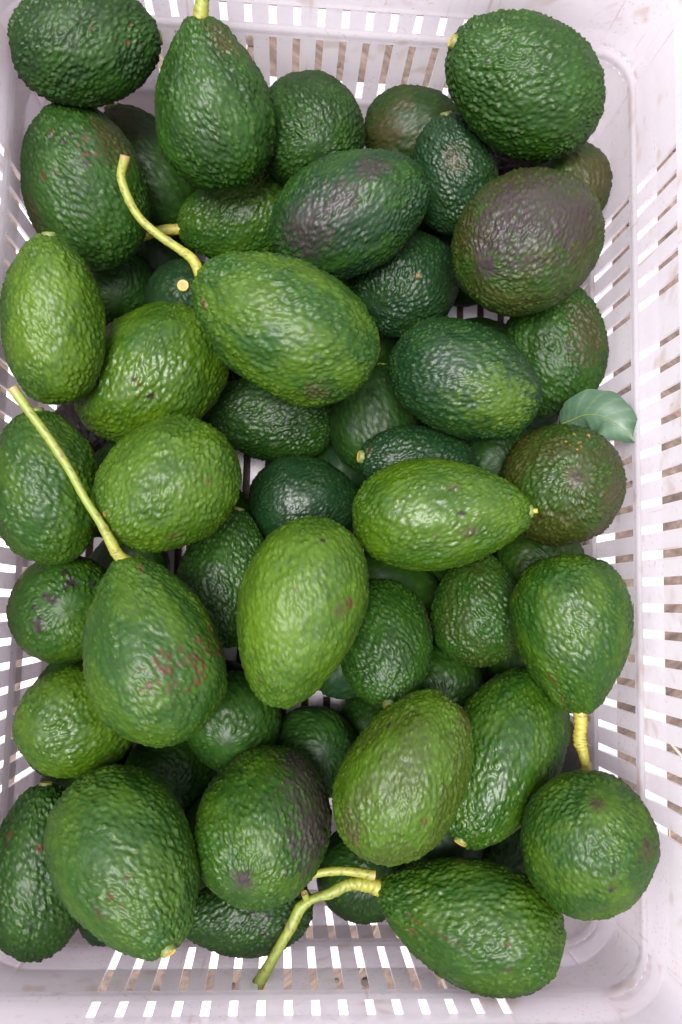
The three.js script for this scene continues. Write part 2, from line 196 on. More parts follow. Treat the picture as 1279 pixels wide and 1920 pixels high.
  44: [['d', -0.072, -0.997, -0.006, 0.045], ['b', -0.072, -0.997, -0.006, 0.106], ['b', 0.474, -0.62, -0.625, 0.165], ['b', -0.174, -0.445, -0.878, 0.074], ['d', -0.153, -0.617, -0.772, 0.029], ['d', -0.205, -0.405, -0.891, 0.037], ['d', 0.365, -0.821, -0.44, 0.022], ['d', 0.413, -0.772, -0.483, 0.022], ['d', 0.456, -0.72, -0.523, 0.023], ['d', 0.483, -0.673, -0.561, 0.023], ['d', 0.485, -0.637, -0.599, 0.023], ['d', 0.459, -0.617, -0.64, 0.023], ['d', 0.406, -0.61, -0.681, 0.022], ['d', 0.335, -0.609, -0.719, 0.022], ['d', 0.256, -0.605, -0.754, 0.022]],
  46: [['p', 0.112, 0.095, 0.989, 0.665], ['p', -0.35, 0.434, 0.83, 0.322], ['p', 0.365, -0.389, 0.846, 0.377], ['d', -0.101, -0.983, 0.154, 0.072], ['p', -0.101, -0.983, 0.154, 0.159]],
  47: [['r', -0.638, 0.426, -0.641, 0.041], ['r', -0.579, 0.548, -0.604, 0.028], ['r', -0.388, 0.385, -0.837, 0.028], ['b', -0.806, 0.458, -0.374, 0.083], ['d', 0.222, 0.854, -0.47, 0.028]],
  48: [['r', -0.494, 0.473, 0.73, 0.059], ['r', 0.173, 0.358, 0.917, 0.058], ['d', -0.48, 0.376, 0.792, 0.039], ['d', 0.156, -0.497, 0.854, 0.038]],
  10: [['b', -0.017, 0.229, 0.973, 0.229]],
  12: [['b', 0.236, -0.484, 0.843, 0.64]],
  16: [['y', -0.826, 0.563, 0.022, 0.535]],
  5: [['y', 0.878, -0.24, -0.414, 0.455]],
  28: [['b', 0.279, 0.955, -0.102, 0.155]],
  55: [['d', 0.918, -0.298, -0.261, 0.051], ['d', 0.895, -0.104, -0.433, 0.051], ['d', 0.914, -0.332, 0.235, 0.051], ['d', 0.94, -0.242, -0.238, 0.051], ['d', 0.97, -0.227, 0.086, 0.051]],
};
// stalk centre lines: x, y, z, radius
const STALKS = {
  17: [[-0.0662, 0.0331, -0.1026, 0.00382], [-0.0709, 0.0377, -0.1113, 0.00333], [-0.0782, 0.0407, -0.1157, 0.00276], [-0.089, 0.0437, -0.1218, 0.0026], [-0.0977, 0.0467, -0.1285, 0.00258], [-0.1033, 0.0507, -0.137, 0.00256], [-0.1063, 0.0547, -0.1461, 0.00268], [-0.1037, 0.0597, -0.1542, 0.00305]],
  25: [[-0.0988, 0.0215, 0.0468, 0.00428], [-0.1037, 0.0255, 0.0425, 0.00383], [-0.1072, 0.0285, 0.036, 0.00353], [-0.1113, 0.0315, 0.0282, 0.0027], [-0.1196, 0.0355, 0.0153, 0.00255], [-0.1278, 0.0375, 0.001, 0.00268], [-0.137, 0.0405, -0.0128, 0.0028], [-0.1466, 0.0435, -0.0256, 0.00278], [-0.1553, 0.0465, -0.0375, 0.00329]],
  2: [[-0.0729, 0.0343, -0.2454, 0.00571], [-0.0716, 0.0404, -0.2527, 0.00456], [-0.0694, 0.0444, -0.2614, 0.00397]],
  5: [[-0.0903, -0.0676, -0.1743, 0.00444], [-0.1014, -0.0658, -0.1724, 0.00413], [-0.109, -0.0648, -0.1697, 0.00412], [-0.1158, -0.0638, -0.1667, 0.00445]],
  40: [[0.1461, 0.0021, 0.119, 0.00469], [0.1463, 0.0033, 0.128, 0.00438], [0.1453, 0.0043, 0.1336, 0.00408], [0.1455, 0.0053, 0.138, 0.00465], [0.1461, 0.0053, 0.1397, 0.00363], [0.1478, 0.0053, 0.1468, 0.00319], [0.1496, 0.0043, 0.1534, 0.0029]],
  45: [[0.0426, -0.0151, 0.2214, 0.00578], [0.0345, -0.0142, 0.2177, 0.00526], [0.0279, -0.0132, 0.2168, 0.00496], [0.0211, -0.0122, 0.217, 0.00407], [0.012, -0.0112, 0.2211, 0.00362], [0.0019, -0.0102, 0.2239, 0.0036], [-0.0035, -0.0102, 0.2277, 0.00403], [-0.0092, -0.0102, 0.2387, 0.00344], [-0.0173, -0.0122, 0.2539, 0.00329], [-0.0246, -0.0142, 0.2675, 0.00415], [-0.0305, -0.0162, 0.2798, 0.00516]],
  stub45: [[-0.0001, -0.0102, 0.225, 0.00259], [-0.0023, -0.0072, 0.2196, 0.00229]],
  loose: [[-0.0165, -0.0141, 0.2251, 0.00232], [-0.0098, -0.0101, 0.2177, 0.00187], [-0.0023, -0.0071, 0.2118, 0.00244], [0.007, -0.0051, 0.2084, 0.00272], [0.0198, -0.0041, 0.2073, 0.00286], [0.0352, -0.0051, 0.2098, 0.00345]],
  leaf: [[0.1446, -0.03, -0.0459, 0.00032], [0.1502, -0.022, -0.0477, 0.00032], [0.1564, -0.014, -0.0495, 0.00032], [0.1647, -0.007, -0.0473, 0.00031], [0.1726, -0.003, -0.0411, 0.00031], [0.1814, -0.004, -0.0328, 0.00031]],
};

// ---------------------------------------------------------------- the ground the crate stands on
const FLOOR = -0.155, GROUND = -0.178;
function grainTexture(n, f, srgb = true) {
  const d = new Uint8Array(n * n * 4);
  for (let j = 0; j < n; j++) for (let i = 0; i < n; i++) { const c = f(i / n, j / n), o = (j * n + i) * 4; for (let k = 0; k < 3; k++) d[o + k] = clamp(c[k]) * 255; d[o + 3] = 255; }
  const t = new THREE.DataTexture(d, n, n); t.wrapS = t.wrapT = THREE.RepeatWrapping; t.magFilter = THREE.LinearFilter; t.minFilter = THREE.LinearMipmapLinearFilter; t.generateMipmaps = true;
  if (srgb) t.colorSpace = THREE.SRGBColorSpace; t.needsUpdate = true; return t;
}
// noise that repeats over the unit square
const tile = (u, v, f, s) => { const a = u * 2 * Math.PI, b = v * 2 * Math.PI, r = f / (2 * Math.PI); return noise(Math.cos(a) * r + s, Math.sin(a) * r + Math.cos(b) * r * 1.31, Math.sin(b) * r - s); };
{
  const soil = grainTexture(512, (u, v) => {
    const n = 0.5 + 0.22 * tile(u, v, 14, 3) + 0.2 * tile(u, v, 45, 9) + 0.2 * tile(u, v, 120, 17);
    return [0.19 + 0.24 * n, 0.155 + 0.215 * n, 0.135 + 0.195 * n];
  });
  soil.repeat.set(80, 80);
  const g = part('ground', new THREE.PlaneGeometry(40, 40).rotateX(-Math.PI / 2), new THREE.MeshStandardMaterial({ map: soil, roughness: 1 }), scene);
  g.position.y = GROUND; g.userData = { kind: 'structure' };
  const N = 2600, chip = new THREE.IcosahedronGeometry(1, 0);
  const im = new THREE.InstancedMesh(chip, new THREE.MeshStandardMaterial({ color: 0xffffff, roughness: 1 }), N);
  const m = new THREE.Matrix4(), q = new THREE.Quaternion(), e = new THREE.Euler(), c = new THREE.Color();
  for (let i = 0; i < N; i++) {
    let x, z; do { x = (rnd() - 0.5) * 1.5; z = (rnd() - 0.5) * 1.7; } while (Math.abs(x) < 0.19 && Math.abs(z) < 0.28);
    const straw = rnd() < 0.35, s = 0.002 + 0.006 * rnd() * rnd();
    e.set(rnd() * 0.5, rnd() * 6.3, rnd() * 0.5); q.setFromEuler(e);
    m.compose(new THREE.Vector3(x, GROUND + s * 0.25, z), q, straw ? new THREE.Vector3(0.008 + 0.014 * rnd(), 0.0008, 0.0012) : new THREE.Vector3(s, s * 0.6, s * 0.8));
    im.setMatrixAt(i, m);
    const t = 0.5 + rnd(); im.setColorAt(i, straw ? c.setRGB(0.2 * t, 0.16 * t, 0.115 * t) : c.setRGB(0.075 * t, 0.055 * t, 0.044 * t));
  }
  im.name = 'straw_and_crumbs'; shadow(im); scene.add(im);
  im.userData = { kind: 'stuff', label: 'dry straw and soil crumbs scattered on the brown ground around the crate', category: 'soil crumbs' };
}

// ---------------------------------------------------------------- the crate
const HX = 0.1808, HZ = 0.268, TAPER = 0.0148, CORNER = 0.022, WALL = 0.0024;
const plasticMap = grainTexture(1024, (u, v) => {
  // scuffs, mud freckles and faint drips on translucent white plastic; 0.4 m across
  const blot = smooth(0.35, 0.9, tile(u, v, 9, 41) * 0.6 + tile(u, v, 30, 5) * 0.5);
  const fleck = smooth(0.62, 0.8, tile(u, v, 95, 71)) * smooth(-0.1, 0.5, tile(u, v, 8, 23));
  const drip = smooth(0.45, 0.85, tile(u, v * 0.999, 4, 2) * 0.3 + noise(u * 90, Math.cos(v * 6.283) * 1.2, 4) * 0.75) * smooth(0, 0.6, tile(u, v, 6, 90));
  const f = 0.5 * tile(u, v, 60, 33);
  const k = 0.2 * blot + 0.2 * fleck + 0.26 * drip;
  return [0.965 - 0.3 * k + 0.008 * f, 0.945 - 0.44 * k + 0.008 * f, 0.96 - 0.58 * k + 0.008 * f];
});
const plastic = new THREE.MeshPhysicalMaterial({ map: plasticMap, roughness: 0.42, transmission: 0.38, thickness: 0, side: THREE.DoubleSide });
const crate = new THREE.Group(); crate.name = 'plastic_crate'; scene.add(crate);
tag(crate, 'white slotted plastic crate filled with green avocados', 'crate');

// a closed rounded rectangle walked counter-clockwise: point and outward normal by arc length, for wall offset o at height y
function loopPoints(y, o, n = 7) {
  const ax = HX + TAPER * y + o, bz = HZ + TAPER * y + o, r = CORNER + o, pts = [];
  for (let c = 0; c < 4; c++) {
    const sx = c === 0 || c === 3 ? 1 : -1, sz = c < 2 ? 1 : -1;
    for (let i = 0; i <= n; i++) { const t = (c + i / n) * Math.PI / 2; pts.push([sx * (ax - r) + Math.cos(t) * r, sz * (bz - r) + Math.sin(t) * r]); }
  }
  return pts;
}
// sweep a closed profile of (offset, height) points round the whole loop
function sweepLoop(profile) {
  const rows = profile.map(([o, y]) => loopPoints(y, o)), P = [], U = [], I = [], m = rows[0].length;
  const lens = [0]; for (let i = 1; i <= m; i++) { const a = rows[0][i - 1], b = rows[0][i % m]; lens.push(lens[i - 1] + Math.hypot(a[0] - b[0], a[1] - b[1])); }
  let run = 0;
  for (let k = 0; k < profile.length; k++) {                         // each side of the profile has its own vertices: crisp edges
    const k2 = (k + 1) % profile.length, w = Math.hypot(profile[k][0] - profile[k2][0], profile[k][1] - profile[k2][1]), at = P.length / 3;
    for (const [kk, vv] of [[k, run], [k2, run + w]]) for (let i = 0; i <= m; i++) { const q = rows[kk][i % m]; P.push(q[0], profile[kk][1], q[1]); U.push(lens[i] / 0.4, (profile[kk][1] + vv * 0.2) / 0.4); }
    for (let i = 0; i < m; i++) { const a = at + i, b = at + m + 1 + i; I.push(a, b, a + 1, a + 1, b, b + 1); }
    run += w;
  }
  const g = new THREE.BufferGeometry(); g.setAttribute('position', new THREE.Float32BufferAttribute(P, 3)); g.setAttribute('uv', new THREE.Float32BufferAttribute(U, 2)); g.setIndex(I); g.computeVertexNormals(); return g;
}
const arcBulge = (y0, y1, depth, n = 13) => Array.from({ length: n }, (_, i) => { const t = i / (n - 1); return [-depth * Math.sin(Math.PI * t) ** 2, y0 + (y1 - y0) * t]; });
function rail(y0, y1, ledge, bulge = 0.00035) {                       // a band between two rows of slots: rounded inside, with a shelf outside
  const ym = (y0 + y1) / 2 + 0.001;
  return sweepLoop([...arcBulge(y0, y1, bulge), [WALL, y1], [WALL, ym + 0.0015], [ledge, ym + 0.0015], [ledge, ym - 0.0015], [WALL, ym - 0.0015], [WALL, y0]].reverse());
}
const BANDS = [[-0.125, -0.0715], [-0.0592, -0.0048], [0.0068, 0.0545]];
part('rail', rail(BANDS[0][1], BANDS[1][0], 0.0135), plastic, crate);
part('rail', rail(BANDS[1][1], BANDS[2][0], 0.0135), plastic, crate);
part('lower_wall', sweepLoop([[0, -0.125], [0, FLOOR + 0.002], [0, FLOOR - 0.016], [WALL, FLOOR - 0.016], [WALL, -0.131], [0.0135, -0.131], [0.0135, -0.128], [WALL, -0.128], [WALL, -0.125]]), plastic, crate);
part('rim', sweepLoop([[WALL, 0.0545], [WALL, 0.083], [0.0105, 0.083], [0.0105, 0.074], [0.0128, 0.074], [0.0128, 0.0858], [0, 0.0858], [-0.0012, 0.08], [0, 0.074], [0, 0.0545]]), plastic, crate);
{ // floor: a plate with long slots, laid as bars between two cross members
  const a = HX + TAPER * FLOOR, b = HZ + TAPER * FLOOR;
  for (let i = 0; i < 22; i++) { const x = (i - 10.5) * 0.0158; const g = slatGeometry(0.0105, b * 2 - 0.09, WALL); const m = part('floor_bar', g, plastic, crate); m.rotation.x = -Math.PI / 2; m.position.set(x, FLOOR - WALL / 2, 0); }
  for (const s of [-1, 1]) part('floor_edge', new THREE.BoxGeometry(a * 2 - 0.006, WALL, 0.0445), plastic, crate).position.set(0, FLOOR - WALL / 2, s * (b - 0.0225));
  for (const s of [-1, 0, 1]) part('floor_rib', new THREE.BoxGeometry(a * 2 - 0.006, 0.01, 0.004), plastic, crate).position.set(0, FLOOR - WALL - 0.0055, s * 0.13);
}
// one slat: a flat bar with rounded long edges, its front on local z = 0 .. -WALL
function slatGeometry(w, h, t) {
  const r = 0.0009, s = new THREE.Shape();
  s.moveTo(-w / 2 + r, 0); s.lineTo(w / 2 - r, 0); s.quadraticCurveTo(w / 2, 0, w / 2, -r); s.lineTo(w / 2, -t); s.lineTo(-w / 2, -t); s.lineTo(-w / 2, -r); s.quadraticCurveTo(-w / 2, 0, -w / 2 + r, 0);
  const g = new THREE.ExtrudeGeometry(s, { depth: h, bevelEnabled: false, curveSegments: 3 });
  g.translate(0, t / 2, -h / 2).rotateX(Math.PI / 2).rotateY(Math.PI).rotateZ(Math.PI); // bar along y, rounded face towards +z
  return g;
}
function wallUv(mesh) { // uv in metres of the crate, so that stains run on from slat to slat
  mesh.updateWorldMatrix(true, false);
  const g = mesh.geometry, p = g.attributes.position, uv = new Float32Array(p.count * 2), v = new THREE.Vector3();
  for (let i = 0; i < p.count; i++) { v.fromBufferAttribute(p, i).applyMatrix4(mesh.matrixWorld); uv[i * 2] = (v.x + v.z * 1.013) / 0.4 + 0.3; uv[i * 2 + 1] = v.y / 0.4; }
  g.setAttribute('uv', new THREE.BufferAttribute(uv, 2));
}
const SLOT = 0.0045;
// the four walls: dir 'x' walls stand at x = +-HX and run along z, dir 'z' walls at z = +-HZ and run along x
const longSlots = []; for (let k = 0; k < 26; k++) if (k !== 6) longSlots.push(-0.1799 + 0.0143 * k);
const frontSlots = []; for (let k = 0; k < 16; k++) frontSlots.push(-0.1065 + 0.01385 * k);
const backSlots = []; for (let k = 0; k < 15; k++) backSlots.push(-0.1044 + 0.01395 * k);
function wall(dir, s, slots) {
  const side = new THREE.Group(); side.name = 'side_wall'; crate.add(side);
  const half = dir === 'x' ? HX : HZ, len = dir === 'x' ? HZ : HX;
  BANDS.forEach(([y0, y1], bi) => {
    const place = (u, w, ya, yb, name) => {
      if (w < 0.0006) return;
      const ym = (ya + yb) / 2, m = part(name, slatGeometry(w, (yb - ya) / Math.cos(TAPER) + 0.0004, WALL), plastic, side), o = half + TAPER * ym + WALL / 2;
      m.rotation.order = 'YXZ';
      if (dir === 'x') { m.position.set(s * o, ym, u); m.rotation.y = -s * Math.PI / 2; } else { m.position.set(u, ym, s * o); m.rotation.y = s > 0 ? Math.PI : 0; }
      m.rotation.x = -TAPER;
      wallUv(m);
    };
    const top = bi === 2 && dir === 'z' ? 0.0225 : y1;                // the short walls have a blank grip panel above short slots
    for (let i = 0; i + 1 < slots.length; i++) {
      const c = (slots[i] + slots[i + 1]) / 2, w = slots[i + 1] - slots[i] - SLOT;
      place(c, w, y0, top, 'slat');
    }
    const end = len + TAPER * y0 - CORNER, a = slots[0] - SLOT / 2, b = slots[slots.length - 1] + SLOT / 2;
    if (top < y1) place((a + b) / 2, b - a, top, y1, 'grip_panel');
    place((-end + a) / 2, a + end, y0, y1, 'end_panel'); place((end + b) / 2, end - b, y0, y1, 'end_panel');
  });
}
wall('x', 1, longSlots); wall('x', -1, longSlots); wall('z', 1, frontSlots); wall('z', -1, backSlots);
// rounded corners of the walls
for (let c = 0; c < 4; c++) BANDS.forEach(([y0, y1]) => {
  const P = [], U = [], I = [], n = 8, prof = [[0, y0], [0, y1], [WALL, y1], [WALL, y0]];
  for (let k = 0; k < 4; k++) { const at = P.length / 3; for (const kk of [k, (k + 1) % 4]) { const row = loopPoints(prof[kk][1], prof[kk][0], n).slice(c * (n + 1), (c + 1) * (n + 1)); row.forEach((q, i) => { P.push(q[0], prof[kk][1], q[1]); U.push((q[0] + q[1] * 1.013) / 0.4, prof[kk][1] / 0.4); }); }
    for (let i = 0; i < n; i++) { const a = at + i, b = at + n + 1 + i; I.push(a, a + 1, b, a + 1, b + 1, b); } }
  const g = new THREE.BufferGeometry(); g.setAttribute('position', new THREE.Float32BufferAttribute(P, 3)); g.setAttribute('uv', new THREE.Float32BufferAttribute(U, 2)); g.setIndex(I); g.computeVertexNormals();
  part('corner_panel', g, plastic, crate);
});

// ---------------------------------------------------------------- avocados
// close-set round pebbles, 22 to the tile of 50 mm, for the fine relief between the modelled warts
const fineBump = (() => {
  const G = 22, jit = []; for (let i = 0; i < G * G; i++) jit.push([rnd(), rnd(), 0.45 + 0.55 * rnd(), 0.5 + 0.26 * rnd()]);
  return grainTexture(1024, (u, v) => {
    const x = u * G + 0.3 * tile(u, v, 16, 61), y = v * G + 0.3 * tile(u, v, 16, 83), X = Math.floor(x), Y = Math.floor(y); let h = 0;
    for (let a = -1; a < 2; a++) for (let c = -1; c < 2; c++) {
      const q = jit[(((Y + c) % G + G) % G) * G + ((X + a) % G + G) % G], d = Math.hypot(X + a + 0.15 + 0.7 * q[0] - x, Y + c + 0.15 + 0.7 * q[1] - y) / q[3];
      if (d < 1) { const t = q[2] * Math.sqrt(1 - d * d) ; h = Math.max(h, t) + 0.15 * Math.min(h, t); }
    }
    const n = clamp(0.1 + 0.72 * h + 0.06 * tile(u, v, 150, 19)); return [n, n, n];
  }, false);
})();
const skins = {};
const skinMat = (rough, coat) => skins[rough + '/' + coat] ??= new THREE.MeshPhysicalMaterial({ vertexColors: true, roughness: rough + 0.05, bumpMap: fineBump, bumpScale: 0.00012, ior: 1.45, specularIntensity: 0.46, clearcoat: coat * 0.3, clearcoatRoughness: 0.28 });
const woodMat = new THREE.MeshStandardMaterial({ vertexColors: true, roughness: 0.55 });
const C = (r, g, b) => new THREE.Color().setRGB(r, g, b);
// pigments (linear)
const TONE = { bright: C(0.026, 0.056, 0.0017), mid: C(0.0092, 0.032, 0.002), deep: C(0.005, 0.0185, 0.002), teal: C(0.004, 0.0172, 0.0047), olive: C(0.0165, 0.021, 0.0024), purple: C(0.0215, 0.0138, 0.0155), brown: C(0.026, 0.02, 0.007), russet: C(0.043, 0.0155, 0.0065), dark: C(0.012, 0.007, 0.009), yellow: C(0.052, 0.095, 0.003), orange: C(0.2, 0.1, 0.02), lenticel: C(0.1, 0.145, 0.016) };
const MARKTONE = { r: 'russet', d: 'dark', p: 'purple', b: 'brown', y: 'yellow', o: 'orange' };

// warts scattered evenly over a smooth body, binned so that the nearest ones are found fast
const BIN = 48, binHead = new Int32Array(BIN ** 3), near = { h: 0, d: 0, id: 0 };
function scatterWarts(body, W, L, gapSize, sd) {
  const R = Math.max(W, L) * 0.62, step = Math.max(2 * R / BIN, gapSize * 1.05), area = Math.PI * W * (L * 0.78 + W * 0.22), n = Math.round(area / (gapSize * gapSize * 0.9));
  const X = new Float32Array(n * 3), rr = new Float32Array(n), hh = new Float32Array(n), next = new Int32Array(n); binHead.fill(-1);
  const bin = v => clamp(Math.floor((v + R) / step), 0, BIN - 1);
  for (let i = 0; i < n; i++) {
    const h1 = hsh(i, o32(sd), 1) / 4294967296, h2 = hsh(i, o32(sd), 2) / 4294967296, h3 = hsh(i, o32(sd), 3) / 4294967296, h4 = hsh(i, o32(sd), 4) / 4294967296;
    const c = clamp(1 - 2 * (i + 0.5 + (h1 - 0.5) * 1.0) / n, -1, 1), f = i * 2.399963 + (h2 - 0.5) * 0.8 * gapSize / (W / 2) / Math.max(0.25, Math.sqrt(1 - c * c)) + (h1 - 0.5) * 0.02, p = body(Math.acos(clamp(c + (h3 - 0.5) * 0.7 * gapSize / (L / 2), -1, 1)), f);
    X.set(p, i * 3); rr[i] = gapSize * (0.44 + 0.2 * h3); hh[i] = 0.35 + 0.65 * h4;
    const q = (bin(p[0]) * BIN + bin(p[1])) * BIN + bin(p[2]); next[i] = binHead[q]; binHead[q] = i;
  }
  return (x, y, z) => {
    let h = 0, d0 = 9, id = 0; const a = bin(x), b2 = bin(y), c = bin(z);
    for (let i = Math.max(0, a - 1); i <= Math.min(BIN - 1, a + 1); i++) for (let j = Math.max(0, b2 - 1); j <= Math.min(BIN - 1, b2 + 1); j++) for (let k = Math.max(0, c - 1); k <= Math.min(BIN - 1, c + 1); k++)
      for (let m = binHead[(i * BIN + j) * BIN + k]; m >= 0; m = next[m]) {
        const dx = X[m * 3] - x, dy = X[m * 3 + 1] - y, dz = X[m * 3 + 2] - z, d = Math.sqrt(dx * dx + dy * dy + dz * dz), t = d / rr[m];
        if (t < 1) { const v = hh[m] * (1 - t * t); h = Math.max(h, v) + 0.12 * Math.min(h, v); }
        if (t < d0) { d0 = t; id = hh[m]; }
      }
    near.h = h; near.d = d0; near.id = (id - 0.35) / 0.65; return near;
  };
}
const o32 = x => Math.floor(x * 1000) | 0;

function avocadoGeometry(a, o, marks, nr, ns) {
  const sd = o.seed * 17.31, { W, L, k } = a, cell = o.cell * 0.00084, amp = o.relief * 0.0023;
  let mx = 0; const prof = t => { const c = Math.cos(t), s = Math.sin(t); return Math.pow(s, 0.96) * (1 - 0.55 * k * c - 0.22 * k * smooth(0.2, 0.95, c)); };
  for (let i = 0; i <= 100; i++) mx = Math.max(mx, prof(i / 100 * Math.PI));
  const P = [], U = [], K = [], I = [], col = new THREE.Color(), tone = TONE[o.tone], tone2 = TONE[o.tone2 ?? 'deep'];
  const bend = (noise(sd, 1, 2)) * 0.018;
  const body = (t, f) => {
    const c = Math.cos(t), s = Math.sin(t), ux = s * Math.cos(f), uz = s * Math.sin(f), r0 = s < 1e-6 ? 0 : prof(t) / mx;
    const lump = 1 + 0.022 * noise(ux * 1.1 + sd, c * 1.1, uz * 1.1) + 0.012 * noise(ux * 2.7, c * 2.7 + sd, uz * 2.7);
    return [(r0 * Math.cos(f) * lump + bend * (1 - c * c)) * W / 2, c * lump * L / 2, r0 * Math.sin(f) * lump * W / 2];
  };
  const warts = scatterWarts(body, W, L, cell, sd);
  for (let i = 0; i <= nr; i++) {
    const t = i / nr * Math.PI, c = Math.cos(t), r0 = i === 0 || i === nr ? 0 : prof(t) / mx;
    for (let j = 0; j <= ns; j++) {
      const f = (j % ns) / ns * 2 * Math.PI, cx = Math.cos(f), cz = Math.sin(f);
      const y = c, ux = Math.sin(t) * cx, uz = Math.sin(t) * cz;      // direction on the unit body
      let [px, py, pz] = body(t, f);
      // outward direction of the smooth body
      let nx = ux / (W / 2), ny = y / (L / 2), nz = uz / (W / 2); const nl = Math.hypot(nx, ny, nz); nx /= nl; ny /= nl; nz /= nl;
      // pebbles: rounded warts, pulled into short wandering ridges
      const wx = px / cell, wy = py / cell * 0.88, wz = pz / cell;
      const jx = noise(wx * 0.5 + sd, wy * 0.5, wz * 0.5) * 0.05 * cell, jy = noise(wx * 0.5, wy * 0.5 + sd + 9, wz * 0.5) * 0.05 * cell, jz = noise(wx * 0.5 + 4, wy * 0.5, wz * 0.5 - sd) * 0.05 * cell;
      const ce = warts(px + jx, py + jy, pz + jz);
      const calm = 0.45 + 0.55 * smooth(-0.7, 0.35, noise(ux * 1.6 + sd + 50, y * 1.6, uz * 1.6));
      const ends = smooth(1, 0.95, Math.abs(c)) * 0.75 + 0.25;
      let hgt = amp * ends * calm * (1.05 * ce.h - 0.6 + 0.08 * noise(wx * 0.9, wy * 0.9, wz * 0.9 + sd) + 0.04 * noise(wx * 2.1, wy * 2.1, wz * 2.1 + sd));
      if (c > 0.93) hgt -= 0.0011 * smooth(0.965, 0.999, c) - 0.0003 * Math.sin(f * 9 + sd) * smooth(0.93, 0.98, c) * smooth(1, 0.985, c);
      px += nx * hgt; py += ny * hgt; pz += nz * hgt;
      // pigment: broad drift, mottling, pale lenticels on some of the warts, then the marks
      const drift = smooth(-0.55, 0.75, noise(ux * 1.25 - sd, y * 1.25, uz * 1.25 + sd) + 0.45 * noise(ux * 5 + sd, y * 5, uz * 5));
      col.copy(tone).lerp(tone2, drift * (o.mix ?? 0.6));
      const mot = 1 + 0.17 * noise(wx * 0.5, wy * 0.5 + sd, wz * 0.5) + 0.13 * noise(wx * 1.3 - sd, wy * 1.3, wz * 1.3); col.multiplyScalar(mot);
      const fl = noise(wx * 1.9 + sd, wy * 1.9 + 7, wz * 1.9);
      if (ce.id > 0.5) col.lerp(TONE.lenticel, 0.42 * smooth(0.34, 0.14, ce.d) * (o.specks ?? 1) * clamp(0.4 + ce.id * 0.7));
      for (const [ty, mx_, my_, mz_, mr] of marks) {
        const dd = Math.hypot(ux - mx_, (y - my_), uz - mz_); if (dd > mr * 2.4) continue;
        const small = ty === 'r' || ty === 'd' || ty === 'o';
        const e = dd / mr + (small ? 0.3 : 0.42) * noise(wx * 0.8 + sd, wy * 0.8, wz * 0.8) + (small ? 0 : 0.42 * noise(ux * 6, y * 6 + sd, uz * 6));
        const s = small ? smooth(1.1, 0.85, e) * 0.9 : smooth(1.35, 0.45, e) * (ty === 'y' ? 0.55 : 0.84) * (0.62 + 0.38 * smooth(-0.3, 0.4, fl));
        col.lerp(TONE[MARKTONE[ty]], s);
      }
      P.push(px, py, pz); U.push(j / ns * Math.round(W * 3.14 / 0.05) + 0.1 * noise(ux * 3 + sd, y * 3, uz * 3) + sd, i / nr * L * 1.25 / 0.05 + 0.1 * noise(ux * 3, y * 3 + sd, uz * 3)); K.push(col.r, col.g, col.b);
    }
  }
  const row = ns + 1;
  for (let i = 0; i < nr; i++) for (let j = 0; j < ns; j++) { const p = i * row + j, q = p + row; if (i > 0) I.push(p, p + 1, q); if (i < nr - 1) I.push(p + 1, q + 1, q); }
  const g = new THREE.BufferGeometry();
  g.setAttribute('position', new THREE.Float32BufferAttribute(P, 3)); g.setAttribute('uv', new THREE.Float32BufferAttribute(U, 2)); g.setAttribute('color', new THREE.Float32BufferAttribute(K, 3)); g.setIndex(I);
  g.computeVertexNormals();
  const N = g.attributes.normal;
  for (let i = 0; i <= nr; i++) { const p = i * row, q = p + ns, x = N.getX(p) + N.getX(q), y = N.getY(p) + N.getY(q), z = N.getZ(p) + N.getZ(q), l = Math.hypot(x, y, z) || 1; N.setXYZ(p, x / l, y / l, z / l); N.setXYZ(q, x / l, y / l, z / l); }
  for (const i of [0, nr]) for (let j = 0; j <= ns; j++) N.setXYZ(i * row + j, 0, i ? -1 : 1, 0);
  return g;
}
// the round scar a pulled stalk leaves: a pale corky button in a low collar
const scarGeometry = (() => {
  const g = new THREE.LatheGeometry([[0, 0.0006], [0.0012, 0.00075], [0.0021, 0.0006], [0.0026, 0.0008], [0.0031, 0.0011], [0.0036, 0.0008], [0.004, -0.0002], [0.0042, -0.003]].map(p => new THREE.Vector2(...p)), 28);
  const p = g.attributes.position, c = new Float32Array(p.count * 3);
  for (let i = 0; i < p.count; i++) {
    const r = Math.hypot(p.getX(i), p.getZ(i)), n = noise(p.getX(i) * 900, 3, p.getZ(i) * 900), a = r < 0.0024 ? [0.27 + 0.06 * n, 0.145 + 0.06 * n, 0.035] : r < 0.0034 ? [0.27, 0.22, 0.035] : [0.07, 0.095, 0.015];
    c.set(a, i * 3); p.setY(i, p.getY(i) + 0.00018 * n);
  }
  g.setAttribute('color', new THREE.BufferAttribute(c, 3)); g.computeVertexNormals(); return g;
})();
